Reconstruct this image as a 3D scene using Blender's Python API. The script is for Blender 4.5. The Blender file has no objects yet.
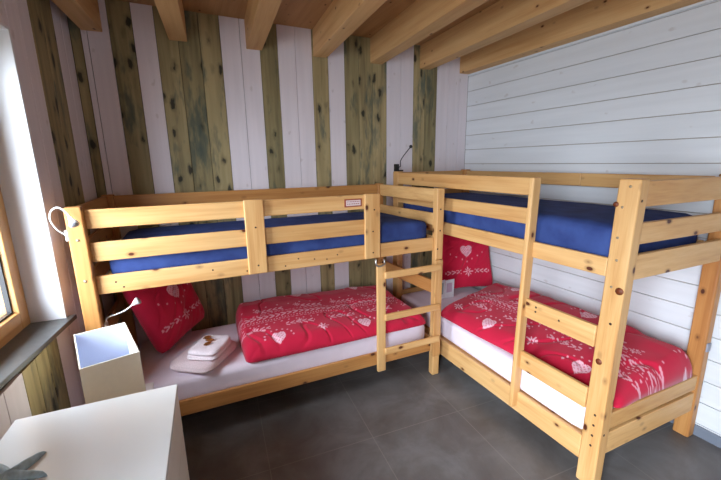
import bpy, bmesh, math, random
from mathutils import Vector, Matrix, noise
random.seed(7)
R = math.radians
scene = bpy.context.scene
col = scene.collection

# ------------------------------------------------------------------ materials
def new_mat(name):
    m = bpy.data.materials.new(name); m.use_nodes = True
    nt = m.node_tree; b = nt.nodes['Principled BSDF']
    return m, nt, b
def N(nt, t, **kw):
    n = nt.nodes.new(t)
    for k, v in kw.items():
        if k.startswith('_'): setattr(n, k[1:], v)
        else:
            n.inputs[k.replace('__', ' ')].default_value = v
    return n
def ramp(nt, stops, fac):
    r = nt.nodes.new('ShaderNodeValToRGB'); e = r.color_ramp.elements
    while len(e) < len(stops): e.new(0.5)
    for i, (p, c) in enumerate(stops):
        e[i].position = p; e[i].color = (*c, 1)
    nt.links.new(fac, r.inputs[0]); return r
def mixc(nt, fac, a, b, mode='MIX'):
    m = nt.nodes.new('ShaderNodeMix'); m.data_type = 'RGBA'; m.blend_type = mode
    for s, v in ((m.inputs[0], fac), (m.inputs[6], a), (m.inputs[7], b)):
        if hasattr(v, 'links'): nt.links.new(v, s)
        elif isinstance(v, (int, float)): s.default_value = v
        else: s.default_value = (*v, 1)
    return m.outputs[2]
def srgb(r, g, b):
    f = lambda c: (c/255/12.92) if c/255 <= .04045 else ((c/255+.055)/1.055)**2.4
    return (f(r), f(g), f(b))
def bump(nt, b, h, strength=.2, dist=.002):
    bp = nt.nodes.new('ShaderNodeBump'); bp.inputs['Strength'].default_value = strength
    bp.inputs['Distance'].default_value = dist
    nt.links.new(h, bp.inputs['Height']); nt.links.new(bp.outputs[0], b.inputs['Normal'])

def wood(name, axis, light, mid, dark, knot, rough=.42, knot_t=.088, world=False, gloss=.4):
    """pine: long fibres along `axis`, growth rings, brown knots"""
    m, nt, b = new_mat(name); L = nt.links.new
    tc = nt.nodes.new('ShaderNodeTexCoord'); oi = nt.nodes.new('ShaderNodeObjectInfo')
    sc = N(nt, 'ShaderNodeVectorMath', _operation='SCALE'); sc.inputs[0].default_value = (17, 23, 31)
    L(oi.outputs['Random'], sc.inputs['Scale'])
    ad = N(nt, 'ShaderNodeVectorMath', _operation='ADD'); L(tc.outputs['Object'], ad.inputs[0]); L(sc.outputs[0], ad.inputs[1])
    def stretched(a, c):
        mp = nt.nodes.new('ShaderNodeMapping'); s = [c, c, c]; s[axis] = a
        mp.inputs['Scale'].default_value = s; L(ad.outputs[0], mp.inputs['Vector']); return mp.outputs[0]
    n1 = N(nt, 'ShaderNodeTexNoise', Scale=1.0, Detail=3.0, Roughness=.55); L(stretched(1.6, 26), n1.inputs['Vector'])
    n2 = N(nt, 'ShaderNodeTexNoise', Scale=1.0, Detail=2.0); L(stretched(4, 160), n2.inputs['Vector'])
    n3 = N(nt, 'ShaderNodeTexNoise', Scale=1.0, Detail=1.0); L(stretched(1.1, 4), n3.inputs['Vector'])
    vo = N(nt, 'ShaderNodeTexVoronoi', Scale=1.0, Randomness=1.0); L(stretched(6.5, 11), vo.inputs['Vector'])
    c1 = ramp(nt, [(.28, light), (.52, mid), (.74, dark)], n1.outputs[0])
    c = mixc(nt, .22, c1.outputs[0], ramp(nt, [(.35, light), (.7, dark)], n2.outputs[0]).outputs[0])
    c = mixc(nt, .30, c, ramp(nt, [(.35, light), (.7, dark)], n3.outputs[0]).outputs[0])
    k = ramp(nt, [(0, (1, 1, 1)), (knot_t, (1, 1, 1)), (knot_t*1.35, (.35, .35, .35)), (knot_t*2.3, (0, 0, 0))], vo.outputs['Distance'])
    c = mixc(nt, k.outputs[0], c, knot)
    # per-piece tone
    tone = ramp(nt, [(0, (.90, .88, .85)), (1, (1.0, 1.0, 1.0))], oi.outputs['Random'])
    c = mixc(nt, 1.0, c, tone.outputs[0], 'MULTIPLY')
    L(c, b.inputs['Base Color']); b.inputs['Roughness'].default_value = rough
    b.inputs['Specular IOR Level'].default_value = gloss
    bump(nt, b, n1.outputs[0], .15, .001)
    return m
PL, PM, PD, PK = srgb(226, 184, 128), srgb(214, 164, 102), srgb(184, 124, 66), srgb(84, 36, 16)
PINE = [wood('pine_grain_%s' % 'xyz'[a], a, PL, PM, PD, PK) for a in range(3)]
DARK_SHADED = [wood('dark_shaded_pine_%s' % 'xyz'[a], a, srgb(206, 152, 92), srgb(190, 130, 70), srgb(158, 96, 46), srgb(74, 30, 12)) for a in range(3)]  # deeper wood tone, with shade on end and back parts put into the colour
BEAM = wood('beam_wood', 1, srgb(226, 184, 132), srgb(214, 168, 114), srgb(190, 138, 86), srgb(96, 52, 24), .55, .06, gloss=.2)
CEILW = wood('ceiling_wood', 1, srgb(196, 150, 104), srgb(182, 136, 90), srgb(158, 110, 66), srgb(96, 54, 28), .6, .05, gloss=.2)
FRAMEW = [wood('window_wood_%s' % 'xyz'[a], a, srgb(188, 146, 92), srgb(174, 130, 76), srgb(152, 106, 58), srgb(150, 90, 40), .35, .01) for a in range(3)]

def plain(name, c, rough=.5, metal=0, spec=.5, nscale=0, namt=.08, bmp=0):
    m, nt, b = new_mat(name); b.inputs['Roughness'].default_value = rough
    b.inputs['Metallic'].default_value = metal; b.inputs['Specular IOR Level'].default_value = spec
    if nscale:
        tc = nt.nodes.new('ShaderNodeTexCoord')
        n = N(nt, 'ShaderNodeTexNoise', Scale=nscale, Detail=4.0); nt.links.new(tc.outputs['Object'], n.inputs['Vector'])
        r = ramp(nt, [(.3, tuple(x*(1-namt) for x in c)), (.7, tuple(min(1, x*(1+namt)) for x in c))], n.outputs[0])
        nt.links.new(r.outputs[0], b.inputs['Base Color'])
        if bmp: bump(nt, b, n.outputs[0], bmp, .003)
    else: b.inputs['Base Color'].default_value = (*c, 1)
    return m

def boards_mat(name, axis, base, stain=False):
    """painted or stained cladding boards, grain along axis"""
    m, nt, b = new_mat(name); L = nt.links.new
    tc = nt.nodes.new('ShaderNodeTexCoord'); at = N(nt, 'ShaderNodeAttribute', _attribute_name='board')
    sc = N(nt, 'ShaderNodeVectorMath', _operation='SCALE'); sc.inputs[0].default_value = (13, 7, 29); L(at.outputs['Fac'], sc.inputs['Scale'])
    ad = N(nt, 'ShaderNodeVectorMath', _operation='ADD'); L(tc.outputs['Object'], ad.inputs[0]); L(sc.outputs[0], ad.inputs[1])
    def st(a, c):
        mp = nt.nodes.new('ShaderNodeMapping'); s = [c, c, c]; s[axis] = a
        mp.inputs['Scale'].default_value = s; L(ad.outputs[0], mp.inputs['Vector']); return mp.outputs[0]
    n1 = N(nt, 'ShaderNodeTexNoise', Scale=1.0, Detail=3.0); L(st(1.5, 24), n1.inputs['Vector'])
    vo = N(nt, 'ShaderNodeTexVoronoi', Scale=1.0); dn = N(nt, 'ShaderNodeTexNoise', Scale=2.0, Detail=3.0); L(st(7, 14), dn.inputs['Vector'])
    wv = N(nt, 'ShaderNodeVectorMath', _operation='MULTIPLY_ADD'); L(dn.outputs['Color'], wv.inputs[0]); wv.inputs[1].default_value = (.45,)*3
    L(st(*((5.5, 12) if stain else (6, 9))), wv.inputs[2]); L(wv.outputs[0], vo.inputs['Vector'])
    if stain:
        n2 = N(nt, 'ShaderNodeTexNoise', Scale=1.0, Detail=4.0, Roughness=.65); L(st(2.2, 9), n2.inputs['Vector'])
        c = ramp(nt, [(.3, srgb(184, 164, 120)), (.55, srgb(160, 142, 102)), (.75, srgb(122, 108, 78))], n1.outputs[0]).outputs[0]
        gf = ramp(nt, [(.53, (0, 0, 0)), (.63, (.65, .65, .65)), (.72, (.85, .85, .85))], n2.outputs[0])
        c = mixc(nt, gf.outputs[0], c, srgb(74, 90, 84))
        k = ramp(nt, [(0, (.95, .95, .95)), (.15, (.9, .9, .9)), (.20, (.35, .35, .35)), (.34, (0, 0, 0))], vo.outputs['Distance'])
        c = mixc(nt, k.outputs[0], c, srgb(42, 42, 36))
        tone = ramp(nt, [(0, (.66, .70, .70)), (1, (1, 1, 1))], at.outputs['Fac'])
        c = mixc(nt, 1.0, c, tone.outputs[0], 'MULTIPLY')
    else:
        c = ramp(nt, [(.3, base), (.8, tuple(x*.90 for x in base))], n1.outputs[0]).outputs[0]
        k = ramp(nt, [(0, (.28, .28, .28)), (.07, (.22, .22, .22)), (.13, (0, 0, 0))], vo.outputs['Distance'])
        c = mixc(nt, k.outputs[0], c, srgb(150, 125, 105))
    L(c, b.inputs['Base Color']); b.inputs['Roughness'].default_value = .55
    b.inputs['Specular IOR Level'].default_value = .25
    return m
WHITE_Z = boards_mat('white_washed_boards', 2, srgb(228, 218, 222))
GREEN_Z = boards_mat('green_stained_boards', 2, None, True)
WHITE_Y = boards_mat('white_painted_boards', 1, srgb(219, 220, 223))
GAP = plain('board_gap', srgb(58, 48, 40), .9)
GAPW = plain('board_gap_light', srgb(160, 148, 136), .9)
PLASTER = plain('reveal_paint', srgb(222, 222, 224), .6, nscale=6, namt=.03)
SHEET = plain('white_sheet', srgb(228, 215, 226), .8, spec=.2, nscale=14, namt=.03, bmp=.25)
LACQ = plain('white_lacquer', srgb(244, 247, 248), .22, nscale=3, namt=.01)
LACQG = plain('drawer_front', srgb(222, 216, 204), .35)
SHADE = plain('shade_card', srgb(238, 228, 204), .7, nscale=60, namt=.02)
SHADEIN = plain('shade_lining', srgb(214, 220, 236), .7)
STONE = plain('sill_stone', srgb(82, 82, 82), .35, nscale=30, namt=.15)
TOWEL = plain('towel_terry', srgb(232, 216, 220), .95, spec=.1, nscale=220, namt=.12, bmp=.6)
TOWELP = plain('towel_pink', srgb(224, 202, 204), .95, spec=.1, nscale=220, namt=.12, bmp=.6)
BLACK = plain('black_plastic', srgb(24, 22, 24), .4)
WPLAS = plain('white_plastic', srgb(232, 232, 232), .35)
GREYP = plain('grey_plastic', srgb(150, 150, 160), .5)
METAL = plain('zinc_metal', srgb(170, 165, 158), .35, metal=.9)
BOLTM = plain('bolt_socket', srgb(160, 140, 112), .4, metal=.3)
HOLE = plain('dark_plug', srgb(52, 26, 14), .7)
CHOC = plain('gold_foil', srgb(150, 88, 36), .4, metal=.3, nscale=60, namt=.4)
KNOT = plain('knot_wood', srgb(112, 52, 22), .5, nscale=90, namt=.3)
STAR = plain('starfish_skin', srgb(172, 198, 210), .6, nscale=70, namt=.2, bmp=.3)
SKIRT = plain('skirting_grey', srgb(112, 118, 130), .5)
DTRIM = plain('door_trim_paint', srgb(150, 156, 172), .5)
DOORM = plain('door_paint', srgb(200, 200, 204), .5)
PAPER = plain('leaflet_paper', srgb(232, 236, 240), .6)
PRINTG = plain('leaflet_print', srgb(150, 176, 170), .6)
PRINTP = plain('leaflet_print_pink', srgb(206, 180, 200), .6)
PLAQ = plain('plaque_plate', srgb(214, 196, 196), .5)
PLAQR = plain('plaque_border', srgb(150, 70, 44), .5)

def blue_mat():
    m, nt, b = new_mat('blue_stretch_cover'); L = nt.links.new
    tc = nt.nodes.new('ShaderNodeTexCoord')
    mp = nt.nodes.new('ShaderNodeMapping'); mp.inputs['Scale'].default_value = (5, 5, 5); L(tc.outputs['Object'], mp.inputs[0])
    n = N(nt, 'ShaderNodeTexNoise', Scale=2.0, Detail=3.0); L(mp.outputs[0], n.inputs['Vector'])
    r = ramp(nt, [(.3, srgb(44, 58, 108)), (.7, srgb(58, 76, 130))], n.outputs[0]); L(r.outputs[0], b.inputs['Base Color'])
    b.inputs['Roughness'].default_value = .8; b.inputs['Specular IOR Level'].default_value = .15
    bump(nt, b, n.outputs[0], .4, .006); return m
BLUE = blue_mat()
def print_mat(name, red, white):
    m, nt, b = new_mat(name); L = nt.links.new
    a = N(nt, 'ShaderNodeAttribute', _attribute_name='print')
    tc = nt.nodes.new('ShaderNodeTexCoord')
    n = N(nt, 'ShaderNodeTexNoise', Scale=9.0, Detail=3.0); L(tc.outputs['Object'], n.inputs['Vector'])
    c = ramp(nt, [(.3, tuple(x*.9 for x in red)), (.7, red)], n.outputs[0])
    L(mixc(nt, a.outputs['Fac'], c.outputs[0], white), b.inputs['Base Color'])
    b.inputs['Roughness'].default_value = .85; b.inputs['Specular IOR Level'].default_value = .15
    b.inputs['Sheen Weight'].default_value = .15
    return m
RED = print_mat('red_flannel', srgb(194, 28, 60), srgb(232, 186, 198))

def floor_mat():
    m, nt, b = new_mat('slate_tile'); L = nt.links.new
    tc = nt.nodes.new('ShaderNodeTexCoord')
    def dot(v):
        d = N(nt, 'ShaderNodeVectorMath', _operation='DOT_PRODUCT'); L(tc.outputs['Object'], d.inputs[0]); d.inputs[1].default_value = v
        return d.outputs['Value']
    ax_, ay_ = dot((.9970, -.0768, 0)), dot((.0768, .9970, 0))
    def line(out, off, per, w):
        a = N(nt, 'ShaderNodeMath', _operation='SUBTRACT'); L(out, a.inputs[0]); a.inputs[1].default_value = off
        d = N(nt, 'ShaderNodeMath', _operation='DIVIDE'); L(a.outputs[0], d.inputs[0]); d.inputs[1].default_value = per
        f = N(nt, 'ShaderNodeMath', _operation='FRACT'); L(d.outputs[0], f.inputs[0])
        s = N(nt, 'ShaderNodeMath', _operation='SUBTRACT'); L(f.outputs[0], s.inputs[0]); s.inputs[1].default_value = .5
        ab = N(nt, 'ShaderNodeMath', _operation='ABSOLUTE'); L(s.outputs[0], ab.inputs[0])
        g = N(nt, 'ShaderNodeMath', _operation='GREATER_THAN'); L(ab.outputs[0], g.inputs[0]); g.inputs[1].default_value = .5-w/per/2
        return g.outputs[0]
    # grout positions in the floor's own rotated frame
    g1 = line(ax_, 1.3265, .6, .005); g2 = line(ay_, 1.70, .6, .005)
    mx = N(nt, 'ShaderNodeMath', _operation='MAXIMUM'); L(g1, mx.inputs[0]); L(g2, mx.inputs[1])
    n = N(nt, 'ShaderNodeTexNoise', Scale=3.2, Detail=6.0, Roughness=.62, Distortion=.5); L(tc.outputs['Object'], n.inputs['Vector'])
    c = ramp(nt, [(.3, srgb(86, 80, 77)), (.5, srgb(101, 97, 95)), (.72, srgb(120, 118, 118))], n.outputs[0])
    f = N(nt, 'ShaderNodeMath', _operation='MULTIPLY'); L(mx.outputs[0], f.inputs[0]); f.inputs[1].default_value = .30
    L(mixc(nt, f.outputs[0], c.outputs[0], srgb(152, 146, 138)), b.inputs['Base Color'])
    rr = ramp(nt, [(.3, (.36,)*3), (.7, (.52,)*3)], n.outputs[0]); L(rr.outputs[0], b.inputs['Roughness'])
    b.inputs['Specular IOR Level'].default_value = .45
    bump(nt, b, n.outputs[0], .12, .002); return m
FLOOR = floor_mat()
def glass_mat():
    m = bpy.data.materials.new('window_glass'); m.use_nodes = True; nt = m.node_tree
    nt.nodes.remove(nt.nodes['Principled BSDF']); o = nt.nodes['Material Output']
    t = nt.nodes.new('ShaderNodeBsdfTransparent'); t.inputs[0].default_value = (.96, .98, .98, 1)
    g = nt.nodes.new('ShaderNodeBsdfGlossy'); g.inputs['Roughness'].default_value = .02
    mx = nt.nodes.new('ShaderNodeMixShader'); mx.inputs[0].default_value = .06
    nt.links.new(t.outputs[0], mx.inputs[1]); nt.links.new(g.outputs[0], mx.inputs[2]); nt.links.new(mx.outputs[0], o.inputs[0])
    return m
GLASS = glass_mat()

# ------------------------------------------------------------------ mesh helpers
def finish(bm, name, mats, parent=None, loc=(0, 0, 0), smooth=False):
    bmesh.ops.recalc_face_normals(bm, faces=bm.faces)
    me = bpy.data.meshes.new(name); bm.to_mesh(me); bm.free()
    for m in (mats if isinstance(mats, (list, tuple)) else [mats]): me.materials.append(m)
    if smooth:
        for p in me.polygons: p.use_smooth = True
    o = bpy.data.objects.new(name, me); col.objects.link(o); o.location = loc
    if parent: o.parent = parent
    return o
def add_box(bm, x0, x1, y0, y1, z0, z1, bev=0, seg=2, mi=0):
    vs = [bm.verts.new((x, y, z)) for x in (x0, x1) for y in (y0, y1) for z in (z0, z1)]
    F = [bm.faces.new([vs[i] for i in f]) for f in ((0, 1, 3, 2), (4, 6, 7, 5), (0, 4, 5, 1), (2, 3, 7, 6), (0, 2, 6, 4), (1, 5, 7, 3))]
    for f in F: f.material_index = mi
    if bev:
        es = list({e for f in F for e in f.edges})
        r = bmesh.ops.bevel(bm, geom=es, offset=bev, segments=seg, affect='EDGES', profile=.6)
        for f in r['faces']: f.material_index = mi
    return F
def add_tube(bm, pts, rad, n=10, mi=0, caps=True):
    pts = [Vector(p) for p in pts]; rings = []
    rr = rad if isinstance(rad, (list, tuple)) else [rad]*len(pts)
    prev = None
    for i, p in enumerate(pts):
        t = (pts[min(i+1, len(pts)-1)] - pts[max(i-1, 0)]).normalized()
        if prev is None:
            a = t.orthogonal().normalized()
        else: a = (prev - t*prev.dot(t)).normalized()
        prev = a; b = t.cross(a)
        rings.append([bm.verts.new(p + (a*math.cos(2*math.pi*k/n) + b*math.sin(2*math.pi*k/n))*rr[i]) for k in range(n)])
    for A, B in zip(rings, rings[1:]):
        for k in range(n):
            f = bm.faces.new((A[k], A[(k+1) % n], B[(k+1) % n], B[k])); f.material_index = mi; f.smooth = True
    if caps:
        bm.faces.new(rings[0][::-1]).material_index = mi; bm.faces.new(rings[-1]).material_index = mi
def smooth_path(pts, n=8):
    P = [Vector(p) for p in pts]; P = [P[0]*2-P[1]] + P + [P[-1]*2-P[-2]]; out = []
    for i in range(1, len(P)-2):
        for k in range(n):
            t = k/n; a, b, c, d = P[i-1], P[i], P[i+1], P[i+2]
            out.append(.5*((2*b) + (c-a)*t + (2*a-5*b+4*c-d)*t*t + (3*b-a-3*c+d)*t**3))
    out.append(P[-2]); return out
def tag(o, label=None, cat=None, group=None, kind=None):
    if label: o['label'] = label
    if cat: o['category'] = cat
    if group: o['group'] = group
    if kind: o['kind'] = kind
    return o
def struct(o): o['kind'] = 'structure'; return o

# frames: each bed stands slightly askew in the room
FR = {'R': (R(.8648), 2.5, 2.8), 'L': (R(-1.7743), 1.5, 2.8), 'W': (0., 0., 0.)}
class Thing:
    """an Empty standing at `base` of the frame k; parts are given in frame coordinates"""
    def __init__(s, name, k, base, label, cat, group=None, extra=0.):
        t, ox, oy = FR[k]; c, n = math.cos(t), math.sin(t); dx, dy = base[0]-ox, base[1]-oy
        s.base = Vector(base); s.k = k; s.extra = extra
        s.o = bpy.data.objects.new(name, None); s.o.empty_display_size = .1; col.objects.link(s.o)
        s.o.location = (ox + c*dx - n*dy, oy + n*dx + c*dy, base[2]); s.o.rotation_euler = (0, 0, t + extra)
        tag(s.o, label, cat, group)
    def board(s, name, x0, x1, y0, y1, z0, z1, bev=.006, mats=None, label=None, parent=None):
        c = Vector(((x0+x1)/2, (y0+y1)/2, (z0+z1)/2)); d = (x1-x0, y1-y0, z1-z0)
        ax = d.index(max(d)); bm = bmesh.new()
        add_box(bm, -d[0]/2, d[0]/2, -d[1]/2, d[1]/2, -d[2]/2, d[2]/2, min(bev, min(d)*.45), 3)
        o = finish(bm, name, (mats or PINE)[ax] if isinstance(mats or PINE, list) else mats, parent or s.o, smooth=False)
        o.location = c - s.base if parent is None else c - s.base - parent.location
        for p in o.data.polygons: p.use_smooth = p.area < min(d)*max(d)*.05
        if label: o['label'] = label
        return o
    def mesh(s, name, bm, mats, smooth=True, label=None, parent=None):
        """bm in frame coordinates"""
        off = s.base + (parent.location if parent else Vector())
        bmesh.ops.translate(bm, verts=bm.verts, vec=-off)
        o = finish(bm, name, mats, parent or s.o, smooth=smooth)
        if label: o['label'] = label
        return o
BASES = {}
def place(o, k, base):
    t, ox, oy = FR[k]; c, n = math.cos(t), math.sin(t); dx, dy = base[0]-ox, base[1]-oy
    o.location = (ox + c*dx - n*dy, oy + n*dx + c*dy, base[2]); o.rotation_euler = (0, 0, t); BASES[o.name] = base

# ------------------------------------------------------------------ room
YB, XR, XL, ZC = 2.88, 2.561, -.513, 2.590
SKEW = -4.59   # the window wall, the beams and the floor tiles run at this angle to the other walls
S = YB/2.836
YF = -1.3
def floor_slab():
    bm = bmesh.new(); add_box(bm, XL-1.0, XR+.15, YF-.15, YB+.15, -.12, 0)
    return struct(finish(bm, 'floor', FLOOR))
floor_slab()
bm = bmesh.new()
lay = None
x = XL-.2
add_box(bm, XL-1.0, XR+.15, YF-.15, YB+.15, ZC, ZC+.12)
struct(finish(bm, 'ceiling', CEILW))

def clad(name, bands, plane, mats, gapmat, back):
    """bands: (a0,a1,z0,z1,mat index); plane: function (a0,a1,z0,z1)->box. real boards over a dark backing"""
    bm = bmesh.new(); lay = bm.faces.layers.float.new('board')
    for (a0, a1, z0, z1, mi) in bands:
        n0 = len(bm.faces); r = random.random()
        add_box(bm, *plane(a0, a1, z0, z1), bev=.0015, seg=1, mi=mi)
        bm.faces.ensure_lookup_table()
        for f in bm.faces[n0:]: f[lay] = r
    for b in back: add_box(bm, *b, mi=len(mats))
    return struct(finish(bm, name, list(mats)+[gapmat]))
# back wall: vertical boards, white-washed and green-stained
segs = [(-.505, -.452, 1), (-.452, -.42, 0), (-.42, -.306, 0), (-.306, -.18, 1), (-.18, -.057, 0), (-.057, .07, 1), (.07, .20, 1), (.20, .332, 1),
        (.332, .463, 0), (.463, .594, 0), (.594, .722, 1), (.722, .853, 0), (.853, .983, 0), (.983, 1.112, 1), (1.112, 1.25, 0),
        (1.25, 1.375, 1), (1.375, 1.50, 1), (1.50, 1.636, 1), (1.636, 1.775, 0), (1.775, 1.907, 0), (1.907, 2.03, 1), (2.03, 2.161, 1),
        (2.161, 2.29, 0), (2.29, 2.42, 0), (2.42, 2.522, 0)]
g = .0030
clad('wall_back', [(a*S+g/2, b*S-g/2, 0, ZC, m) for a, b, m in segs],
     lambda a0, a1, z0, z1: (a0, a1, YB, YB+.018, z0, z1), (WHITE_Z, GREEN_Z), GAP, [(XL-.3, XR+.1, YB+.012, YB+.12, 0, ZC)])
# right wall: horizontal white boards
ztop = 1.6+(1.698+.1335*5-1.6)*S
rows = []; z = ztop
while z > 0:
    rows.append((max(0, z-.1335*S)+.0022, z-.0022)); z -= .1335*S
YD = .665*S
clad('wall_right', [(YD, YB, a, b, 0) for a, b in rows] + [(YD, YB, ztop+.002, ZC, 0)] + [(YF, YD-1.0, a, b, 0) for a, b in rows],
     lambda a0, a1, z0, z1: (XR, XR+.018, a0, a1, z0, z1), (WHITE_Y,), GAPW,
     [(XR+.010, XR+.12, YD-.001, YB+.1, 0, ZC), (XR+.010, XR+.12, YF, YD-1.0, 0, ZC), (XR+.010, XR+.12, YD-1.0, YD, 2.05, ZC)])
# left wall with the window opening
WY0, WY1, WZ0, WZ1 = 1.28, 2.10, .882, 2.16
lb = []
y = YB
k = 0
pat = [0, 0, 1, 1, 0, 0, 0, 1, 1, 1, 0, 0, 0, 1, 0, 0, 1, 1, 0, 0, 0, 1, 1, 0, 0, 1, 1, 0, 0, 0, 1, 0]
ys = [2.88, 2.758, 2.636, 2.485, 2.333, 2.216, 2.10, 1.957, 1.85, 1.745, 1.64]
while ys[-1] > YF: ys.append(ys[-1]-.13)
for i in range(len(ys)-1):
    y1, y0 = ys[i], ys[i+1]; m = pat[i % 32]
    for (a_, b_, full) in ((max(y0, WY1), y1, 1), (max(y0, WY0), min(y1, WY1), 0), (max(y0, .25), min(y1, WY0), 1), (max(y0, -1.10), min(y1, .25), 2), (y0, min(y1, -1.10), 1)):
        if b_-a_ < .01: continue
        if full == 1: lb.append((a_+g/2, b_-g/2, 0, ZC, m))
        elif full == 0: lb.append((a_+g/2, b_-g/2, 0, WZ0-.03, m)); lb.append((a_+g/2, b_-g/2, WZ1, ZC, m))
        else: lb.append((a_+g/2, b_-g/2, 2.20, ZC, m))
clad('wall_left', lb, lambda a0, a1, z0, z1: (XL-.018, XL, a0, a1, z0, z1), (WHITE_Z, GREEN_Z), GAP,
     [(XL-.25, XL-.012, WY1, YB+.1, 0, ZC), (XL-.25, XL-.012, .25, WY0, 0, ZC), (XL-.25, XL-.012, YF, -1.10, 0, ZC), (XL-.25, XL-.012, -1.10, .25, 2.20, ZC), (XL-.25, XL-.012, WY0, WY1, 0, WZ0-.03), (XL-.25, XL-.012, WY0, WY1, WZ1, ZC)])
bm = bmesh.new(); add_box(bm, XL-.75, XR+.15, YF-.12, YF, 0, ZC)
struct(finish(bm, 'wall_front', PLASTER))
# window
win = bpy.data.objects.new('window_1', None); col.objects.link(win); win.location = (XL, (WY0+WY1)/2, WZ0); struct(win)
def wpart(name, bm, mats):
    bmesh.ops.translate(bm, verts=bm.verts, vec=-win.location); return finish(bm, name, mats, win)
bm = bmesh.new()
T = .012
add_box(bm, XL-.24, XL+.001, WY1-T, WY1, WZ0-.03, WZ1, .002); add_box(bm, XL-.24, XL+.001, WY0, WY0+T, WZ0-.03, WZ1, .002)
add_box(bm, XL-.24, XL+.001, WY0+T, WY1-T, WZ1-T, WZ1, .002)
wpart('window_reveal', bm, PLASTER)
bm = bmesh.new(); add_box(bm, XL-.20, XL+.030, WY0-.02, WY1+.03, WZ0-.022, WZ0, .004, 2)
for v in bm.verts:
    if v.co.x > XL-.05: v.co.x -= .052*(WY1+.03-v.co.y)/(WY1-WY0)
wpart('window_sill', bm, STONE)
FX = XL-.135
bm = bmesh.new()
add_box(bm, FX-.07, FX, WY1-T-.075, WY1-T, WZ0, WZ1-T, .004); add_box(bm, FX-.07, FX, WY0+T, WY0+T+.075, WZ0, WZ1-T, .004)
wpart('window_frame', bm, FRAMEW[2])
bm = bmesh.new()
add_box(bm, FX-.07, FX, WY0+T+.075, WY1-T-.075, WZ0, WZ0+.055, .004); add_box(bm, FX-.07, FX, WY0+T+.075, WY1-T-.075, WZ1-T-.06, WZ1-T, .004)
wpart('window_rail', bm, FRAMEW[1])
cy0, cy1, cz0, cz1 = WY0+T+.065, WY1-T-.065, WZ0+.045, WZ1-T-.05
bm = bmesh.new()
add_box(bm, FX-.055, FX+.018, cy1-.05, cy1, cz0, cz1, .005, 3); add_box(bm, FX-.055, FX+.018, cy0, cy0+.05, cz0, cz1, .005, 3)
wpart('casement_stile', bm, FRAMEW[2])
bm = bmesh.new()
add_box(bm, FX-.055, FX+.018, cy0+.05, cy1-.05, cz0, cz0+.05, .005, 3); add_box(bm, FX-.055, FX+.018, cy0+.05, cy1-.05, cz1-.05, cz1, .005, 3)
wpart('casement_rail', bm, FRAMEW[1])
bm = bmesh.new()
for a, b in ((cy0+.055, cy1-.055),):
    for q in ((a-.006, a+.004, cz0+.05, cz1-.05), (b-.004, b+.006, cz0+.05, cz1-.05)): add_box(bm, FX-.022, FX-.004, *q)
    for q in ((cz0+.05, cz0+.058), (cz1-.058, cz1-.05)): add_box(bm, FX-.022, FX-.004, a, b, *q)
wpart('window_gasket', bm, BLACK)
bm = bmesh.new(); add_box(bm, FX-.017, FX-.012, cy0+.05, cy1-.05, cz0+.05, cz1-.05)
wpart('window_glass', bm, GLASS)
# unseen balcony door, added beside the camera to light the beds from front left
GY0, GY1, GZ1 = -1.10, .25, 2.20
bd = bpy.data.objects.new('added_door_2', None); col.objects.link(bd); bd.location = (XL-.13, (GY0+GY1)/2, 0); struct(bd)
def gpart(name, bm, mats):
    bmesh.ops.translate(bm, verts=bm.verts, vec=-bd.location); return finish(bm, name, mats, bd)
bm = bmesh.new(); add_box(bm, XL-.17, XL-.10, GY0, GY0+.07, 0, GZ1, .004); add_box(bm, XL-.17, XL-.10, GY1-.07, GY1, 0, GZ1, .004)
gpart('door_stile', bm, FRAMEW[2])
bm = bmesh.new(); add_box(bm, XL-.17, XL-.10, GY0+.07, GY1-.07, GZ1-.08, GZ1, .004); add_box(bm, XL-.17, XL-.10, GY0+.07, GY1-.07, 0, .10, .004)
gpart('door_rail', bm, FRAMEW[1])
bm = bmesh.new(); add_box(bm, XL-.14, XL-.135, GY0+.07, GY1-.07, .10, GZ1-.08); gpart('door_glass', bm, GLASS)
# baseboards, door
bm = bmesh.new(); add_box(bm, XR-.012, XR, YD, YB, 0, .065, .003); struct(finish(bm, 'baseboard_right', SKIRT))
bm = bmesh.new(); add_box(bm, XL, XR-.012, YB-.012, YB, 0, .065, .003); struct(finish(bm, 'baseboard_back', SKIRT))
door = bpy.data.objects.new('door_1', None); col.objects.link(door); door.location = (XR, YD-.5, 0); struct(door)
def dpart(name, bm, m):
    bmesh.ops.translate(bm, verts=bm.verts, vec=-door.location); return finish(bm, name, m, door)
bm = bmesh.new()
add_box(bm, XR-.018, XR+.10, YD-.065, YD-.001, 0, 2.05, .003); add_box(bm, XR-.018, XR+.10, YD-.999, YD-.935, 0, 2.05, .003); add_box(bm, XR-.018, XR+.10, YD-.935, YD-.065, 1.985, 2.05, .003)
dpart('door_frame', bm, DTRIM)
bm = bmesh.new(); add_box(bm, XR+.03, XR+.07, YD-.93, YD-.07, .006, 1.98, .003); dpart('door_leaf', bm, DOORM)
# ceiling beams
for i, (a, b) in enumerate([(-.445, -.342), (.018, .122), (.508, .600), (.988, 1.106), (1.482, 1.632), (1.970, 2.150), (2.440, 2.520)]):
    w = .108*S; cxm = (a+b)/2*S if i < 4 else a*S+w/2
    if i == 6: cxm = XR - w/2 - .001
    z0 = 1.6+(2.386-1.6)*S; L_ = (YB-YF)
    bm = bmesh.new(); add_box(bm, -w/2, w/2, -L_/2, L_/2, -(ZC-z0)/2, (ZC-z0)/2, .004, 2)
    o = struct(finish(bm, 'trim_%d' % (i+1), BEAM, loc=(cxm, (YB+YF)/2, (ZC+z0)/2)))
    if i < 6:
        a = R(SKEW*(.85 if i == 5 else 1)); o.rotation_euler.z = a
        o.location = (cxm + math.sin(a)*L_/2, YB - math.cos(a)*L_/2 + .002, (ZC+z0)/2)
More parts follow.
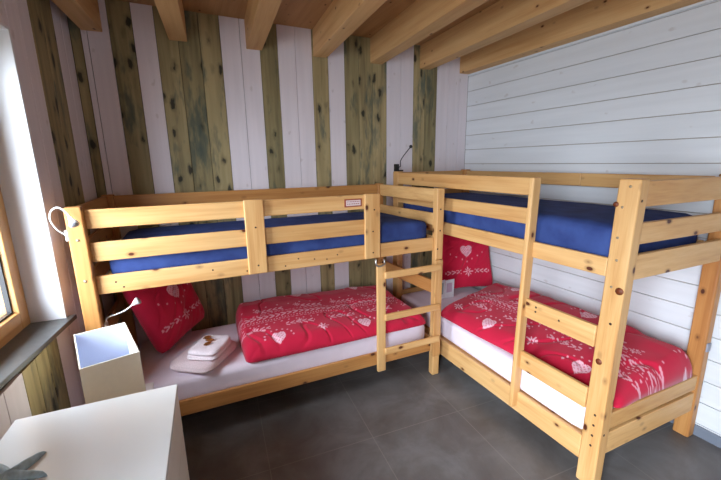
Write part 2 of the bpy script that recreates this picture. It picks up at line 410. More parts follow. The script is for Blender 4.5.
# narrow ceiling cove along the right wall
bm = bmesh.new(); add_box(bm, XR-.012, XR, YD, YB-.001, z0-.016, z0-.001, .003); struct(finish(bm, 'trim_8', WHITE_Y))

# ------------------------------------------------------------------ beds
def bolt(t, c, ax, r=.0075, mat=BOLTM, name='bolt'):
    bm = bmesh.new(); v = Vector((0, 0, 0)); v[ax] = -1; p = Vector(c)
    add_tube(bm, [p - v*.006, p + v*.0012], r, 12)
    return t.mesh(name, bm, mat)
cl01 = lambda v: max(0., min(1.05, v))
def warp(k, p):
    """the beds are not quite square: each stands slightly racked (frame coordinates)"""
    x, y, z = p; q = z/1.5
    if k == 'L':
        x -= .080*cl01((y-2.05)/.7)*cl01((x-.9)/.7)
    else:
        w = max(0., min(1., (2.1-y)/1.23)); a = max(0., min(1., (2.5-x)/.8))
        dy = -.044*cl01((x-1.70)/.75)*cl01((1.7-y)/.8)
        x += -.060*w*a*(1-q); y += -.012*w*(1-q) + dy
    return Vector((x, y, z))
def rack(th):
    for o in th.o.children:
        if o.type != 'MESH': continue
        off = th.base + o.location
        for v in o.data.vertices: v.co = warp(th.k, off + v.co) - off
def rack_soft(o, k):
    off = Vector(BASES[o.name])
    for v in o.data.vertices: v.co = warp(k, off + v.co) - off
    return o
# ---- left bed
tb = Thing('bunk_bed', 'L', (.578, 2.4, 0), 'pine bunk bed along the striped wall, white reading lamp clipped to its left post', 'bunk bed', 'pine bunk beds')
y0 = 1.998
for x0, x1 in ((-.481, -.412), (1.578, 1.637)):
    for ya, yb in ((y0, y0+.053), (2.745, 2.798)):
        tb.board('post', x0, x1, ya, yb, 0, 1.415, .008, DARK_SHADED if x0 < 0 or ya > 2.5 else None)
RY0, RY1 = 2.030, 2.051
tb.board('guard_rail', -.412, 1.143, RY0, RY1, 1.305, 1.397)
tb.board('guard_rail', -.412, 1.143, RY0, RY1, 1.142, 1.238)
tb.board('side_rail', -.412, 1.578, RY0, RY1, .974, 1.069)
tb.board('side_rail', -.412, 1.578, RY0, RY1, .190, .285, mats=DARK_SHADED)
tb.board('guard_upright', .308, .413, RY0-.022, RY0, .980, 1.404)
tb.board('guard_upright', 1.036, 1.143, RY0-.022, RY0, .980, 1.402)
tb.board('guard_rail', -.412, 1.578, 2.755, 2.776, 1.316, 1.408, mats=DARK_SHADED)
tb.board('side_rail', -.412, 1.578, 2.755, 2.776, .974, 1.069, mats=DARK_SHADED)
tb.board('side_rail', -.412, 1.578, 2.755, 2.776, .190, .285, mats=DARK_SHADED)
for xa, xb in ((-.470, -.448), (1.596, 1.618)):
    for za, zb in ((1.314, 1.408), (1.150, 1.236), (.980, 1.070), (.640, .740), (.190, .285)):
        tb.board('end_rail', xa, xb, y0+.053, 2.745, za, zb, mats=DARK_SHADED if xa < 0 or za < .9 else None)
tb.board('slatted_base', -.40, 1.57, RY1, 2.755, .998, 1.030, .002)
tb.board('slatted_base', -.40, 1.57, RY1, 2.755, .205, .237, .002)
lad = tb.board('ladder_stile', 1.104, 1.165, 1.972, 1.997, .170, .945, .006)
tb.board('ladder_stile', 1.560, 1.622, 1.972, 1.997, .170, .915, .006)
for zc in (.868, .572, .322):
    tb.board('ladder_rung', 1.150, 1.600, 1.950, 1.973, zc-.024, zc+.024, .010)
bm = bmesh.new()
add_tube(bm, smooth_path([(1.095, 1.975, .985), (1.090, 1.968, .955), (1.108, 1.966, .935), (1.150, 1.966, .945), (1.155, 1.98, .975)], 4), .006, 8)
tb.mesh('ladder_hook', bm, METAL, label='metal ladder hook')
for p in ((-.445, 1.26), (-.445, 1.06), (-.440, .62)): bolt(tb, (p[0], y0, p[1]), 1, .0075)
for p in ((.362, 1.25), (.362, 1.03), (1.10, 1.30), (1.09, 1.16), (1.09, 1.02)): bolt(tb, (p[0], RY0-.022, p[1]), 1, .005, HOLE, 'screw')
for p in ((.52, 1.0), (.60, 1.035), (.70, 1.02), (.30, 1.0), (-.30, 1.0), (-.33, 1.03), (.12, 1.03), (.85, 1.03), (.78, 1.01)):
    bolt(tb, (p[0], RY0, p[1]), 1, .0045, HOLE, 'screw')
for p in ((1.607, 1.27), (1.607, 1.12), (1.590, .99)): bolt(tb, (p[0], y0, p[1]), 1, .006, HOLE, 'screw')
# maker's plaque on the top rail
bm = bmesh.new(); add_box(bm, .905, 1.022, RY0-.004, RY0+.001, 1.325, 1.375, .002)
pq = tb.mesh('plaque', bm, PLAQR, smooth=False, label='small red-rimmed plaque')
bm = bmesh.new(); add_box(bm, .915, 1.012, RY0-.006, RY0-.0035, 1.333, 1.367)
tb.mesh('plaque_face', bm, PLAQ, smooth=False, parent=pq)
bm = bmesh.new()
for r_ in range(2):
    xx = .922
    while xx < 1.002:
        w = random.uniform(.004, .010); add_box(bm, xx, xx+w, RY0-.0068, RY0-.0058, 1.356-r_*.014, 1.3605-r_*.014); xx += w+.004
tb.mesh('plaque_lettering', bm, PLAQR, smooth=False, parent=pq)

rack(tb)
# ---- right bed
rb = Thing('bunk_bed', 'R', (2.09, 1.85, 0), 'pine bunk bed along the white wall, black clip lamp on its far corner', 'bunk bed', 'pine bunk beds')
X0 = 1.681; YN = .866
post_boxes = []
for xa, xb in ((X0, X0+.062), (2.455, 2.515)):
    for ya, yb in ((YN, YN+(.089 if xa < 2 else .072)), (2.735, 2.815)):
        rb.board('post', xa, xb, ya, yb, 0, 1.512, .009, DARK_SHADED if xa > 2 else None)
rb.board('guard_rail', X0+.004, X0+.026, 1.374, 2.735, 1.405, 1.503)
rb.board('guard_rail', X0+.004, X0+.026, 1.374, 2.735, 1.246, 1.334)
rb.board('side_rail', X0+.004, X0+.026, YN+.089, 2.735, 1.068, 1.156)
rb.board('side_rail', X0+.004, X0+.026, YN+.089, 2.735, .110, .240)
rb.board('guard_rail', 2.462, 2.484, YN+.089, 1.62, 1.412, 1.500)
rb.board('guard_rail', 2.462, 2.484, 1.621, 2.735, 1.412, 1.500)
rb.board('side_rail', 2.462, 2.484, YN+.089, 2.735, 1.068, 1.156)
rb.board('side_rail', 2.462, 2.484, YN+.089, 2.735, .150, .240)
for za, zb in ((1.392, 1.503), (1.227, 1.322), (1.064, 1.180), (.312, .398), (.176, .292)):
    rb.board('end_rail', X0+.062, 2.455, YN+.006, YN+.030, za, zb)
for za, zb in ((1.405, 1.503), (1.246, 1.334), (1.068, 1.156), (.312, .398), (.176, .292)):
    rb.board('end_rail', X0+.062, 2.455, 2.780, 2.803, za, zb)
rb.board('slatted_base', X0+.026, 2.462, YN+.05, 2.735, 1.078, 1.108, .002)
rb.board('slatted_base', X0+.026, 2.462, YN+.05, 2.735, .195, .228, .002)
rb.board('ladder_stile', X0-.044, X0+.019, 1.345, 1.373, .145, 1.506, .009)
for za, zb in ((.720, .828), (.396, .508)):
    rb.board('ladder_rung', X0-.008, X0+.014, YN+.089, 1.349, za, zb)
for z_, yy in ((1.48, .905), (1.39, .925), (1.255, .925), (1.155, .915), (1.03, .92)): bolt(rb, (X0, yy, z_), 0, .006)
for z_ in (.39, .335, .28, .225): bolt(rb, (X0, .905, z_), 0, .006, HOLE, 'screw')
for z_, yy in ((.86, .90), (1.09, 1.30), (1.10, 1.72), (1.11, 1.95), (.80, 1.28), (.775, 1.28), (.78, 1.14)):
    xx = X0 if yy < .95 else (X0+.004 if z_ > 1 else X0-.008)
    bolt(rb, (xx, yy, z_), 0, .006, HOLE, 'screw')
for z_, yy, r__ in ((1.02, .885, .017), (.66, .925, .015), (1.40, .952, .012)): bolt(rb, (X0, yy, z_), 0, r__, KNOT, 'wood_knot')
for yy, z_ in ((1.55, 1.095), (1.93, 1.11)): bolt(rb, (X0+.004, yy, z_), 0, .010, KNOT, 'wood_knot')
for z_, xx in ((1.42, 1.705), (.30, 1.705)): bolt(rb, (xx, YN, z_), 1, .006, HOLE, 'screw')
bm = bmesh.new(); add_box(bm, 2.465, 2.500, YN-.007, YN+.001, .545, .595, .003); rb.mesh('post_label', bm, GREYP, smooth=False, label='small grey clip on the post')

rack(rb)

# ------------------------------------------------------------------ bedding
def rbox(name, k, x0, x1, y0, y1, z0, z1, mat, label, cat, group=None, rad=.035, n=26, puff=.012, amp=.004, seed=0):
    """soft rounded slab (mattress, folded cloth) with gentle puffing"""
    bm = bmesh.new(); cx_, cy_ = (x0+x1)/2, (y0+y1)/2
    hx, hy, hz = (x1-x0)/2, (y1-y0)/2, (z1-z0)/2
    r = bmesh.ops.create_cube(bm, size=2)
    bmesh.ops.subdivide_edges(bm, edges=bm.edges, cuts=n, use_grid_fill=True)
    for v in bm.verts:
        p = Vector((v.co.x*hx, v.co.y*hy, v.co.z*hz))
        q = Vector((max(-hx+rad, min(hx-rad, p.x)), max(-hy+rad, min(hy-rad, p.y)), max(-hz+rad, min(hz-rad, p.z))))
        d = p-q
        if d.length > 1e-9: p = q + d.normalized()*min(rad, max(abs(d.x), abs(d.y), abs(d.z)))
        u, w = p.x/hx, p.y/hy
        if p.z > 0: p.z += puff*(1-u**4)*(1-w**4) + amp*noise.noise(Vector((p.x*5+seed, p.y*7, seed)))
        v.co = p + Vector((0, 0, hz))
    o = finish(bm, name, mat, smooth=True); place(o, k, (cx_, cy_, z0)); tag(o, label, cat, group); return rack_soft(o, k)
rbox('mattress', 'L', -.36, 1.560, 2.062, 2.740, 1.032, 1.190, BLUE, 'blue mattress on the top bunk along the striped wall', 'mattress', 'blue top-bunk mattresses', rad=.045, puff=.006)
rbox('mattress', 'R', 1.716, 2.452, .960, 2.725, 1.110, 1.300, BLUE, 'blue mattress on the top bunk along the white wall', 'mattress', 'blue top-bunk mattresses', rad=.045, puff=.012)
rbox('mattress', 'L', -.385, 1.560, 2.062, 2.740, .239, .400, SHEET, 'white-sheeted mattress on the lower bunk holding the folded towels', 'mattress', 'white lower-bunk mattresses', rad=.035, puff=.001, amp=.001)
rbox('mattress', 'R', 1.705, 2.440, .964, 2.725, .230, .394, SHEET, 'white-sheeted mattress on the lower bunk along the white wall', 'mattress', 'white lower-bunk mattresses', rad=.035, puff=.001, amp=.001)

def heart(x, y, s):
    x, y = x/s*1.25, y/s*1.25+.1
    return (x*x+y*y-1)**3 - x*x*y**3 < 0
def flake(x, y, s):
    r = math.hypot(x, y)
    if r > s or r < .18*s: return False
    a = math.atan2(y, x); k = round(a/(math.pi/4)); d = a-k*math.pi/4
    w = .11*s if k % 2 == 0 else .09*s
    return abs(math.sin(d)*r) < w*(1-.5*abs(r/s-.6)) and r < (s if k % 2 == 0 else .8*s)
def branch(x, y, per=.042):
    p = (x % per); dy = abs(y)
    if dy > .020: return False
    return abs(dy - (p/per)*.020) < .0055 and p < per*.9
def heartpat(x, y, s):
    """heart with speckled filling and darker rim"""
    if not heart(x, y, s): return 0
    if not heart(x, y, s*.86): return .95
    return .95 if (math.sin(x*260)*math.sin(y*260+1) > -.25) else .35
def duvet_print(s, t):
    """s along the duvet, t across it from the front edge; woven figures"""
    v = 0
    for t0, per, ph, sz in ((.085, .62, .08, .050), (.60, .52, .30, .050)):
        c = ((s+ph) % per)-per/2
        v = max(v, heartpat(c, t-t0, sz))
        for k in range(9):
            a = math.pi*(k/8.)
            if math.hypot(c-.095*math.cos(a), t-t0-.080*math.sin(a)) < .0065: v = max(v, .7)
    c = ((s+.39) % .62)-.31
    if flake(c, t-.115, .042): v = max(v, .85)
    if (s % .31) < .20 and branch(s, t-.215): v = max(v, .65)
    if flake((s+.055) % .31-.155, t-.235, .026): v = max(v, .7)
    if math.hypot((s % .052)-.026, t-.262) < .006: v = max(v, .65)
    if abs(t-.290) < .0035 and (s % .03) < .020: v = max(v, .55)
    if abs(t-.308) < .005 and (s % .020) < .009: v = max(v, .6)
    if branch(-s, t-.345): v = max(v, .65)
    if abs(t-.380) < .003 and (s % .026) < .017: v = max(v, .5)
    if ((s+.13) % .29) < .17 and branch(s, t-.410): v = max(v, .6)
    if flake((s+.10) % .29-.245, t-.43, .028): v = max(v, .7)
    if math.hypot((s % .085)-.042, t-.465) < .0065: v = max(v, .6)
    return v
def pillow_print(s, t):
    """0..1 square: s across, t up"""
    W = .56; x, y = (s-.5)*W, t*W
    v = heartpat(x*1.0, y-.36, .066)
    for k in range(-3, 4):
        if math.hypot(x-.045*k*1.3, y-.36+.10-.022*abs(k)*1.2) < .0075: v = max(v, .7)
    if flake(x, y-.16, .052): v = max(v, .85)
    if .075 < abs(x) < .24 and branch(abs(x), y-.16, .045): v = max(v, .75)
    return v*.8
def set_print(o, vals):
    a = o.data.attributes.new('print', 'FLOAT', 'POINT'); a.data.foreach_set('value', vals)

def duvet(name, k, quad, z0, hfun, nu, nv, label, group, seed, L, W, tfun=None):
    """closed puffy duvet over a quad (p00,p10,p11,p01) in frame coordinates; u along, v across"""
    bm = bmesh.new(); vals = []; top = []
    q = [Vector((*p, 0)) for p in quad]; c = sum(q, Vector())/4
    for j in range(nv+1):
        row = []
        for i in range(nu+1):
            u, v = i/nu, j/nv
            # concentrate samples near the rim so that it turns over roundly
            U = 2*u-1; V = 2*v-1
            rc = .10  # rounded corners
            p = (q[0]*(1-u)+q[1]*u)*(1-v) + (q[3]*(1-u)+q[2]*u)*v
            d = (abs(U)**18 + abs(V)**18)**(1/18.)
            if d > 1e-6:
                m = max(abs(U), abs(V)); f = m/d if m > .6 else 1.0
                f = 1 + (f-1)*min(1, max(0, (m-.6)/.4))
                p = c + (p-c)*f
            eu = min(u, 1-u)*L; ev = min(v, 1-v)*W
            e = lambda a, w: 0 if a <= 0 else (math.sqrt(max(0, 1-(1-min(1, a/w))**2)))
            h = hfun(u, v)*e(eu, .060)*e(ev, .095)
            w_ = noise.noise(Vector((p.x*3.1+seed, p.y*4.3, seed)))*.012 + noise.noise(Vector((p.x*9+seed, p.y*11, 2*seed)))*.006
            wr = abs(noise.noise(Vector((p.x*(6 if k == 'L' else 5)+p.y*4+seed, p.y*3-p.x*2, 5.5))))
            h += (w_ - .013*max(0, .09-wr)/.09)*min(1, h/.05)
            wob = Vector((noise.noise(Vector((p.x*4, p.y*4, seed+9)))*.010, noise.noise(Vector((p.x*4, p.y*4, seed+19)))*.010, 0))
            zb = z0 if tfun is None else z0 + tfun(u, v)
            row.append(bm.verts.new((p.x-c.x+wob.x, p.y-c.y+wob.y, zb-z0+.004+max(0, h)))); vals.append(duvet_print(u*L, v*W))
        top.append(row)
    bot = []
    rim = [top[0][i] for i in range(nu+1)] + [top[j][nu] for j in range(1, nv+1)] + [top[nv][i] for i in range(nu-1, -1, -1)] + [top[j][0] for j in range(nv-1, 0, -1)]
    for j in range(nv):
        for i in range(nu): bm.faces.new((top[j][i], top[j][i+1], top[j+1][i+1], top[j+1][i]))
    lower = [bm.verts.new((v.co.x*.985, v.co.y*.985, v.co.z-.003)) for v in rim]
    vals += [0]*len(lower)
    for i in range(len(rim)): bm.faces.new((rim[i], lower[i], lower[(i+1) % len(rim)], rim[(i+1) % len(rim)]))
    bm.faces.new(lower)
    o = finish(bm, name, RED, smooth=True); set_print(o, vals); place(o, k, (c.x, c.y, z0)); tag(o, label, 'duvet', group); return rack_soft(o, k)
def hL(u, v):
    return (.075 + .085*min(1, v*1.3) + .01*math.sin(u*7)) * (1-.25*max(0, (u-.75)/.25))
duvet('duvet', 'L', [(.246, 2.050), (1.568, 2.045), (1.565, 2.745), (.246, 2.745)], .403, hL, 270, 140,
      'red duvet with white hearts and snowflakes beside the folded towels', 'red printed duvets', 3.1, 1.33, .70)
def hR(u, v):
    return .055 + .125*min(1, max(0, v)**.8*1.2) * (1-.22*max(0, (u-.6)/.4)) - .03*max(0, .25-u)/.25 - .02*max(0, (u-.8)/.2)*v
duvet('duvet', 'R', [(1.775, .872), (1.692, 2.165), (2.450, 2.270), (2.448, .872)], .402, hR, 260, 150,
      'red duvet with white hearts and snowflakes on the lower bunk by the white wall', 'red printed duvets', 8.4, 1.28, .74)

def pillow(name, k, o0, U, V, size_u, size_v, T, label, group, seed=0, n=110):
    """puffed pillow: lower edge from o0 along U, rising along V"""
    U = Vector(U).normalized(); V = Vector(V); V = (V - U*V.dot(U)).normalized(); Nn = U.cross(V)
    if Nn.y > 0: Nn = -Nn
    bm = bmesh.new(); vals = []; sides = []
    for sgn in (1, -1):
        g_ = []
        for j in range(n+1):
            r_ = []
            for i in range(n+1):
                if sgn == -1 and (i in (0, n) or j in (0, n)):
                    r_.append(sides[0][j][i]); continue
                u, v = 2*i/n-1, 2*j/n-1
                pin = .075
                dd = (abs(u)**9 + abs(v)**9)**(1/9.); ff = 1 if dd < 1e-6 else max(abs(u), abs(v))/dd
                x = u*ff*(1-pin*(1-v*v)); y = v*ff*(1-pin*(1-u*u))
                h = T*(max(0, (1-u*u)*(1-v*v)))**.36
                if sgn == 1:
                    h += .010*noise.noise(Vector((u*2.3+seed, v*2.3, seed)))*(1-u*u)*(1-v*v)*2
                    h -= .012*max(0, .12-abs(noise.noise(Vector((u*1.8-v*1.6+seed, v*.8, 3)))))/.12*(1-u*u)*(1-v*v)
                p = U*(x+1)*size_u/2 + V*(y+1)*size_v/2 + Nn*h*sgn
                r_.append(bm.verts.new(p)); vals.append(pillow_print(1-(u+1)/2 if U.x < 0 else (u+1)/2, (v+1)/2) if sgn == 1 else 0)
            g_.append(r_)
        sides.append(g_)
        for j in range(n):
            for i in range(n):
                f = (g_[j][i], g_[j][i+1], g_[j+1][i+1], g_[j+1][i])
                try: bm.faces.new(f if sgn == 1 else f[::-1])
                except ValueError: pass
    ob = finish(bm, name, RED, smooth=True); set_print(ob, vals); place(ob, k, o0); tag(ob, label, 'pillow', group); return ob
pillow('pillow', 'L', (-.225, 2.36, .412), (.28, .39, .07), (-.17, .03, .50), .48, .52, .105,
       'red heart-printed pillow propped at the towel end of the lower bunk', 'red printed pillows', 1.3)
pillow('pillow', 'R', (2.015, 2.520, .425), (.47, -.165, .012), (-.13, .20, .50), .52, .55, .055,
       'red heart-printed pillow propped beside the white leaflet in the corner', 'red printed pillows', 5.1)

# folded towels
def folded(name, k, ctr, sx, sy, h, layers, rot, mat, label, cat, group=None, seed=0):
    """folded cloth: stacked soft layers joined by a rounded fold on one side"""
    bm = bmesh.new(); th = h/layers
    for l in range(layers):
        n0 = len(bm.verts)
        nx, ny = 22, 16; grid = []
        for s_ in (1, -1):
            gg = []
            for j in range(ny+1):
                rr_ = []
                for i in range(nx+1):
                    u, v = math.sin(math.pi/2*(2*i/nx-1)), math.sin(math.pi/2*(2*j/ny-1))
                    dd = (abs(u)**6 + abs(v)**6)**(1/6.); mm = max(abs(u), abs(v)); ff = 1 if dd < 1e-6 else mm/dd
                    e = (max(0, (1-abs(u)**12)*(1-abs(v)**12)))**.5
                    sh = 1-.04*l
                    z = th*(l+.5) + s_*th*.5*e + (.004*noise.noise(Vector((u*2+seed, v*2, l))) if l else 0)*(1 if s_ > 0 else 1)
                    rr_.append(bm.verts.new((u*ff*sx/2*sh + .004*math.sin(l*2.1), v*ff*sy/2*sh, max(.0005, z))))
                gg.append(rr_)
            grid.append(gg)
            for j in range(ny):
                for i in range(nx): bm.faces.new((gg[j][i], gg[j][i+1], gg[j+1][i+1], gg[j+1][i]))
        a, b = grid
        ring = lambda g_: [g_[0][i] for i in range(nx+1)] + [g_[j][nx] for j in range(1, ny+1)] + [g_[ny][i] for i in range(nx-1, -1, -1)] + [g_[j][0] for j in range(ny-1, 0, -1)]
        ra, rb_ = ring(a), ring(b)
        for i in range(len(ra)): bm.faces.new((ra[i], rb_[i], rb_[(i+1) % len(ra)], ra[(i+1) % len(ra)]))
    o = finish(bm, name, mat, smooth=True); place(o, k, ctr); o.rotation_euler.z += rot; tag(o, label, cat, group); return o
folded('bath_towel', 'L', (.028, 2.240, .405), .28, .36, .056, 1, R(-35), TOWELP, 'large folded pinkish towel at the bottom of the pile', 'towel', 'folded towels', 2)
folded('hand_towel', 'L', (.060, 2.215, .4635), .19, .25, .058, 2, R(-30), TOWEL, 'smaller folded white towel on top of the large towel', 'towel', 'folded towels', 5)
for i, (dx, dy, rr) in enumerate([(.050, 2.268, .3), (.064, 2.225, -.2), (.050, 2.180, .5)]):
    bm = bmesh.new(); add_box(bm, -.016, .016, -.008, .008, 0, .014, .004, 2)
    add_box(bm, -.024, -.015, -.006, .006, .003, .010, .002, 1); add_box(bm, .015, .024, -.006, .006, .003, .010, .002, 1)
    o = finish(bm, 'chocolate', CHOC); place(o, 'L', (dx, dy, .5275)); o.rotation_euler.z += rr
    tag(o, ['gold-wrapped chocolate at the far end of the row on the towel', 'gold-wrapped chocolate in the middle of the row on the towel', 'gold-wrapped chocolate at the near end of the row on the towel'][i], 'chocolate', 'wrapped chocolates on the towel')

# leaflet standing on the right lower bunk
lf = Thing('leaflet', 'R', (1.93, 2.40, .398), 'white folded leaflet standing on the sheet below the red pillow', 'leaflet')
bm = bmesh.new(); add_box(bm, 1.865, 1.985, 2.425, 2.428, .398, .570); lf.mesh('front_page', bm, PAPER, smooth=False)
bm = bmesh.new(); add_box(bm, 1.885, 1.965, 2.4235, 2.425, .440, .545); lf.mesh('page_picture', bm, PRINTG, smooth=False)
bm = bmesh.new(); add_box(bm, 1.986, 2.085, 2.420, 2.423, .398, .565); lf.mesh('back_page', bm, PAPER, smooth=False)
bm = bmesh.new(); add_box(bm, 2.000, 2.060, 2.4185, 2.420, .450, .535); lf.mesh('page_picture', bm, PRINTP, smooth=False)

# ------------------------------------------------------------------ reading lamps
l1 = Thing('reading_lamp', 'L', (-.475, 1.995, 1.30), 'white gooseneck reading lamp arching over the top of the left bed post', 'reading lamp', 'white gooseneck lamps')
bm = bmesh.new(); add_tube(bm, smooth_path([(-.4875, 2.02, 1.285), (-.512, 1.995, 1.318), (-.527, 1.985, 1.365), (-.516, 1.978, 1.405), (-.487, 1.972, 1.420), (-.462, 1.968, 1.398), (-.448, 1.960, 1.372)], 6), .0038, 8)
l1.mesh('gooseneck', bm, WPLAS)
bm = bmesh.new(); add_tube(bm, [(-.450, 1.961, 1.376), (-.443, 1.955, 1.362), (-.436, 1.946, 1.350), (-.431, 1.940, 1.342)], [.007, .012, .019, .021], 16)
h = l1.mesh('lamp_head', bm, WPLAS)
bm = bmesh.new(); add_tube(bm, [(-.4315, 1.9405, 1.3425), (-.4295, 1.938, 1.3395)], [.015, .014], 16)
l1.mesh('lens', bm, GREYP, parent=h)
bm = bmesh.new(); add_box(bm, -.491, -.4815, 2.005, 2.045, 1.26, 1.31, .002); l1.mesh('clamp', bm, WPLAS, smooth=False)
l2 = Thing('reading_lamp', 'L', (-.405, 2.06, .78), 'white gooseneck reading lamp beside the red pillow under the top bunk', 'reading lamp', 'white gooseneck lamps')
bm = bmesh.new(); add_tube(bm, smooth_path([(-.405, 2.056, .80), (-.400, 2.053, .84), (-.36, 2.05, .853), (-.315, 2.05, .868), (-.275, 2.05, .895)], 6), .0038, 8)
l2.mesh('gooseneck', bm, WPLAS)
bm = bmesh.new(); add_tube(bm, [(-.279, 2.05, .891), (-.270, 2.049, .899), (-.257, 2.047, .908), (-.250, 2.046, .913)], [.007, .011, .018, .020], 16)
l2.mesh('lamp_head', bm, WPLAS)
bm = bmesh.new(); add_box(bm, -.4115, -.400, 2.032, 2.070, .78, .82, .002); l2.mesh('clamp', bm, WPLAS, smooth=False)
l3 = Thing('clip_lamp', 'R', (1.715, 2.79, 1.512), 'black clip lamp with thin straight stalk standing on the corner post', 'reading lamp')
bm = bmesh.new(); add_box(bm, 1.683, 1.715, 2.765, 2.805, 1.512, 1.575, .005); l3.mesh('clamp', bm, BLACK, smooth=False)
bm = bmesh.new(); add_box(bm, 1.715, 1.765, 2.775, 2.800, 1.512, 1.524, .003); l3.mesh('base', bm, BLACK, smooth=False)
bm = bmesh.new(); add_tube(bm, smooth_path([(1.715, 2.79, 1.545), (1.742, 2.79, 1.555), (1.744, 2.79, 1.600), (1.775, 2.79, 1.645), (1.845, 2.79, 1.718)], 5), .0042, 8); l3.mesh('stalk', bm, BLACK)
bm = bmesh.new(); bmesh.ops.create_uvsphere(bm, u_segments=14, v_segments=10, radius=.015); bmesh.ops.translate(bm, verts=bm.verts, vec=(1.850, 2.79, 1.724)); l3.mesh('lamp_head', bm, BLACK)

# ------------------------------------------------------------------ dresser, bedside stool, lamp, starfish
DX0, DX1, DY0, DY1, DZ = -.570, -.098, .50, 1.388, .800
dr = Thing('dresser', 'W', ((DX0+DX1)/2, (DY0+DY1)/2, 0), 'glossy white dresser under the window with a starfish on top', 'dresser')
dr.board('top', DX0, DX1, DY0, DY1, DZ-.018, DZ, .002, LACQ)
bm = bmesh.new()
add_box(bm, DX0+.01, DX1-.024, DY1-.020, DY1-.001, .06, DZ-.018, .001); add_box(bm, DX0+.01, DX1-.03, DY0+.006, DY0+.024, .06, DZ-.018, .001)
add_box(bm, DX0+.01, DX0+.016, DY0+.024, DY1-.024, .06, DZ-.018); add_box(bm, DX0+.016, DX1-.03, DY0+.024, DY1-.024, .06, .078)
dr.mesh('body', bm, LACQG, smooth=False)
for za, zb in ((.605, .772), (.430, .600), (.255, .425), (.070, .250)):
    d = dr.board('drawer', DX1-.022, DX1-.002, DY0+.004, DY1-.003, za, zb, .002, LACQG)
    bm = bmesh.new(); add_tube(bm, [(DX1-.002, DY0+.42, (za+zb)/2), (DX1+.016, DY0+.42, (za+zb)/2)], .012, 14)
    dr.mesh('knob', bm, METAL, parent=d)
for xx in (DX0+.04, DX1-.07):
    for yy in (DY0+.04, DY1-.06):
        dr.board('foot', xx, xx+.03, yy, yy+.03, 0, .06, .003, LACQG)
a = R(-3.0); piv = Vector((DX1, DY1, 0)); dr.o.rotation_euler.z = a
dr.o.location = piv + Matrix.Rotation(a, 3, 'Z') @ (dr.o.location - piv)
SC = (-.362, 1.709)
st = Thing('bedside_stool', 'W', (SC[0], SC[1], 0), 'small white stool between the dresser and the left bed', 'stool')
st.board('seat', SC[0]-.13, SC[0]+.13, SC[1]-.17, SC[1]+.17, .540, .560, .004, LACQ)
for xx in (-.115, .085):
    for yy in (-.155, .125): st.board('leg', SC[0]+xx, SC[0]+xx+.03, SC[1]+yy, SC[1]+yy+.03, 0, .540, .003, LACQ)
# square open-topped shade
sh = Thing('table_lamp', 'W', (SC[0], SC[1], .560), 'white lamp with an open-topped rectangular shade, standing behind the dresser', 'lamp')
def frustum_shell(bm, c, top, bot, z0, z1, th, inner=False):
    """four slightly bowed walls"""
    n = 8; rings_o = []; rings_i = []
    for j in range(n+1):
        f = j/n; bow = 0
        z = z0+(z1-z0)*f
        def ring(off):
            pts = []
            for (sx_, sy_) in ((-1, -1), (1, -1), (1, 1), (-1, 1)):
                bx = (bot[0]*(1-f)+top[0]*f)/2; by = (bot[1]*(1-f)+top[1]*f)/2
                pts.append(bm.verts.new((c[0]+sx_*(bx+bow-off), c[1]+sy_*(by+bow-off), z)))
            return pts
        rings_o.append(ring(0)); rings_i.append(ring(th))
    for j in range(n):
        for k in range(4):
            bm.faces.new((rings_o[j][k], rings_o[j][(k+1) % 4], rings_o[j+1][(k+1) % 4], rings_o[j+1][k])).material_index = 0
            bm.faces.new((rings_i[j][k], rings_i[j+1][k], rings_i[j+1][(k+1) % 4], rings_i[j][(k+1) % 4])).material_index = 1
    for k in range(4):
        bm.faces.new((rings_o[n][k], rings_o[n][(k+1) % 4], rings_i[n][(k+1) % 4], rings_i[n][k])).material_index = 0
        bm.faces.new((rings_o[0][k], rings_i[0][k], rings_i[0][(k+1) % 4], rings_o[0][(k+1) % 4])).material_index = 0
sh.o.rotation_euler.z = R(14.5)
bm = bmesh.new(); frustum_shell(bm, SC, (.190, .362), (.194, .366), .640, .880, .004)
sd = sh.mesh('lamp_shade', bm, [SHADE, SHADEIN], smooth=False)
bm = bmesh.new(); add_box(bm, SC[0]-.06, SC[0]+.06, SC[1]-.09, SC[1]+.09, .560, .578, .004); sh.mesh('base', bm, LACQ, smooth=False)
bm = bmesh.new(); add_tube(bm, [(SC[0], SC[1], .578), (SC[0], SC[1], .68)], .012, 12); add_box(bm, SC[0]-.0935, SC[0]+.0935, SC[1]-.004, SC[1]+.004, .664, .670); sh.mesh('stem', bm, METAL, smooth=False)
# starfish
bm = bmesh.new(); nA = 5; cen = Vector((0, 0, 0)); K = 12
ctop = bm.verts.new((0, 0, .026)); 
rings = []
arms = [R(38), R(110), R(182), R(254), R(326)]
M_ = 60; prev = None
for j in range(1, K+1):
    f = j/K; ring = []
    for i in range(M_):
        a = 2*math.pi*i/M_
        d = min(abs((a-b+math.pi) % (2*math.pi)-math.pi) for b in arms)
        rad = .024 + .076*math.exp(-(d/.22)**1.3)
        r_ = rad*f
        zz = .006+.020*math.sqrt(max(0, 1-f**2))*(1-.35*f) + .002*math.sin(i*2.1+j)*(1-f)
        ring.append(bm.verts.new((r_*math.cos(a), r_*math.sin(a), zz if j < K else .001)))
    if prev is None:
        for i in range(M_): bm.faces.new((ctop, ring[i], ring[(i+1) % M_]))
    else:
        for i in range(M_): bm.faces.new((prev[i], ring[i], ring[(i+1) % M_], prev[(i+1) % M_]))
    prev = ring
bm.faces.new(prev[::-1])
o = finish(bm, 'starfish', STAR, smooth=True, loc=(-.490, 1.120, DZ)); o.rotation_euler.z = R(15)
tag(o, 'grey-blue starfish ornament on the dresser near the window', 'starfish')

SUNDIR, GLOW, SKY = (-.70, -.56, .60), 7.5, 3.0
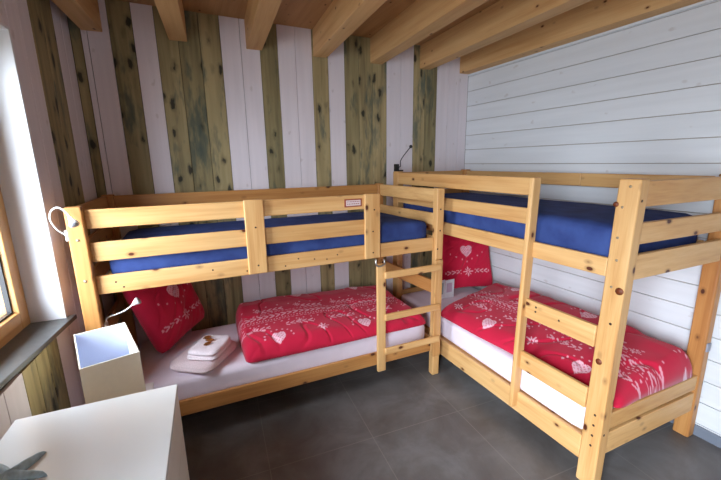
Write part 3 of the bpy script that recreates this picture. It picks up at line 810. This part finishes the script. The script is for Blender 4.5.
# ------------------------------------------------------------------ light: daylight through the window
w = bpy.data.worlds.new('sky'); scene.world = w; w.use_nodes = True; nt = w.node_tree; bg = nt.nodes['Background']
tc = nt.nodes.new('ShaderNodeTexCoord'); sp = nt.nodes.new('ShaderNodeSeparateXYZ'); nt.links.new(tc.outputs['Generated'], sp.inputs[0])
rp = ramp(nt, [(.38, (.56, .56, .55)), (.49, (.58, .60, .63)), (.56, (.90, 1.0, 1.13)), (.9, (.66, .76, .88))], sp.outputs[2])
mr = N(nt, 'ShaderNodeMapRange'); mr.inputs['From Min'].default_value = -1; mr.inputs['From Max'].default_value = 1
nt.links.new(sp.outputs[2], mr.inputs['Value']); nt.links.new(mr.outputs[0], rp.inputs[0])
# brighter cloud around the veiled sun, south-west of the room
dt = N(nt, 'ShaderNodeVectorMath', _operation='DOT_PRODUCT'); nt.links.new(tc.outputs['Generated'], dt.inputs[0])
dt.inputs[1].default_value = Vector(SUNDIR).normalized()
g1 = ramp(nt, [(.45, (0, 0, 0)), (.80, (.45, .45, .45)), (1.0, (1, 1, 1))], dt.outputs['Value'])
cl = mixc(nt, 1.0, rp.outputs[0], mixc(nt, 1.0, g1.outputs[0], (GLOW*.90, GLOW*.99, GLOW*1.13), 'MULTIPLY'), 'ADD')
nt.links.new(cl, bg.inputs['Color'])
bg.inputs['Strength'].default_value = SKY
for nm, ya, yb, za, zb in (('window_portal', WY0, WY1, WZ0, WZ1), ('door_portal', -1.10, .25, 0., 2.20)):
    pl = bpy.data.lights.new(nm, 'AREA'); pl.shape = 'RECTANGLE'; pl.size = zb-za; pl.size_y = yb-ya; pl.cycles.is_portal = True
    po = bpy.data.objects.new(nm, pl); col.objects.link(po); po.location = (XL-.26, (ya+yb)/2, (za+zb)/2)
    po.rotation_euler = (0, R(-90), 0)
# ceiling lamp of the room, behind the camera
# (overcast daylight dominates; a soft window-side sky glow is enough)

# swing the window wall with its window, added balcony door and portals about the room corner
T_ = Matrix.Translation((XL, YB, 0)) @ Matrix.Rotation(R(SKEW), 4, 'Z') @ Matrix.Translation((-XL, -YB, 0))
bpy.context.view_layer.update()
for o in list(scene.objects):
    if o.name in ('wall_left', 'window_1', 'added_door_2', 'window_portal', 'door_portal'): o.matrix_world = T_ @ o.matrix_world
# ------------------------------------------------------------------ camera
cam = bpy.data.cameras.new('camera'); co = bpy.data.objects.new('camera', cam); col.objects.link(co)
yaw, p, roll = R(25.758), R(12.2206), R(-.8559)
fw = Vector((math.sin(yaw)*math.cos(p), math.cos(yaw)*math.cos(p), -math.sin(p)))
rt = Vector((math.cos(yaw), -math.sin(yaw), 0)); up = rt.cross(fw)
r_ = rt*math.cos(roll)+up*math.sin(roll); u_ = up*math.cos(roll)-rt*math.sin(roll)
M = Matrix(((r_.x, u_.x, -fw.x, 0), (r_.y, u_.y, -fw.y, 0), (r_.z, u_.z, -fw.z, 1.6), (0, 0, 0, 1)))
co.matrix_world = M
cam.sensor_width = 36; cam.lens = 361.68*36/721; cam.clip_start = .02
scene.camera = co
vs = scene.view_settings; scene.display_settings.display_device = 'sRGB'
vs.view_transform = 'Standard'; vs.look = 'None'; vs.gamma = 1; vs.use_curve_mapping = False; vs.exposure = 0.92
scene.cycles.use_denoising = True; scene.cycles.max_bounces = 10; scene.cycles.diffuse_bounces = 6
scene.cycles.sample_clamp_indirect = 8
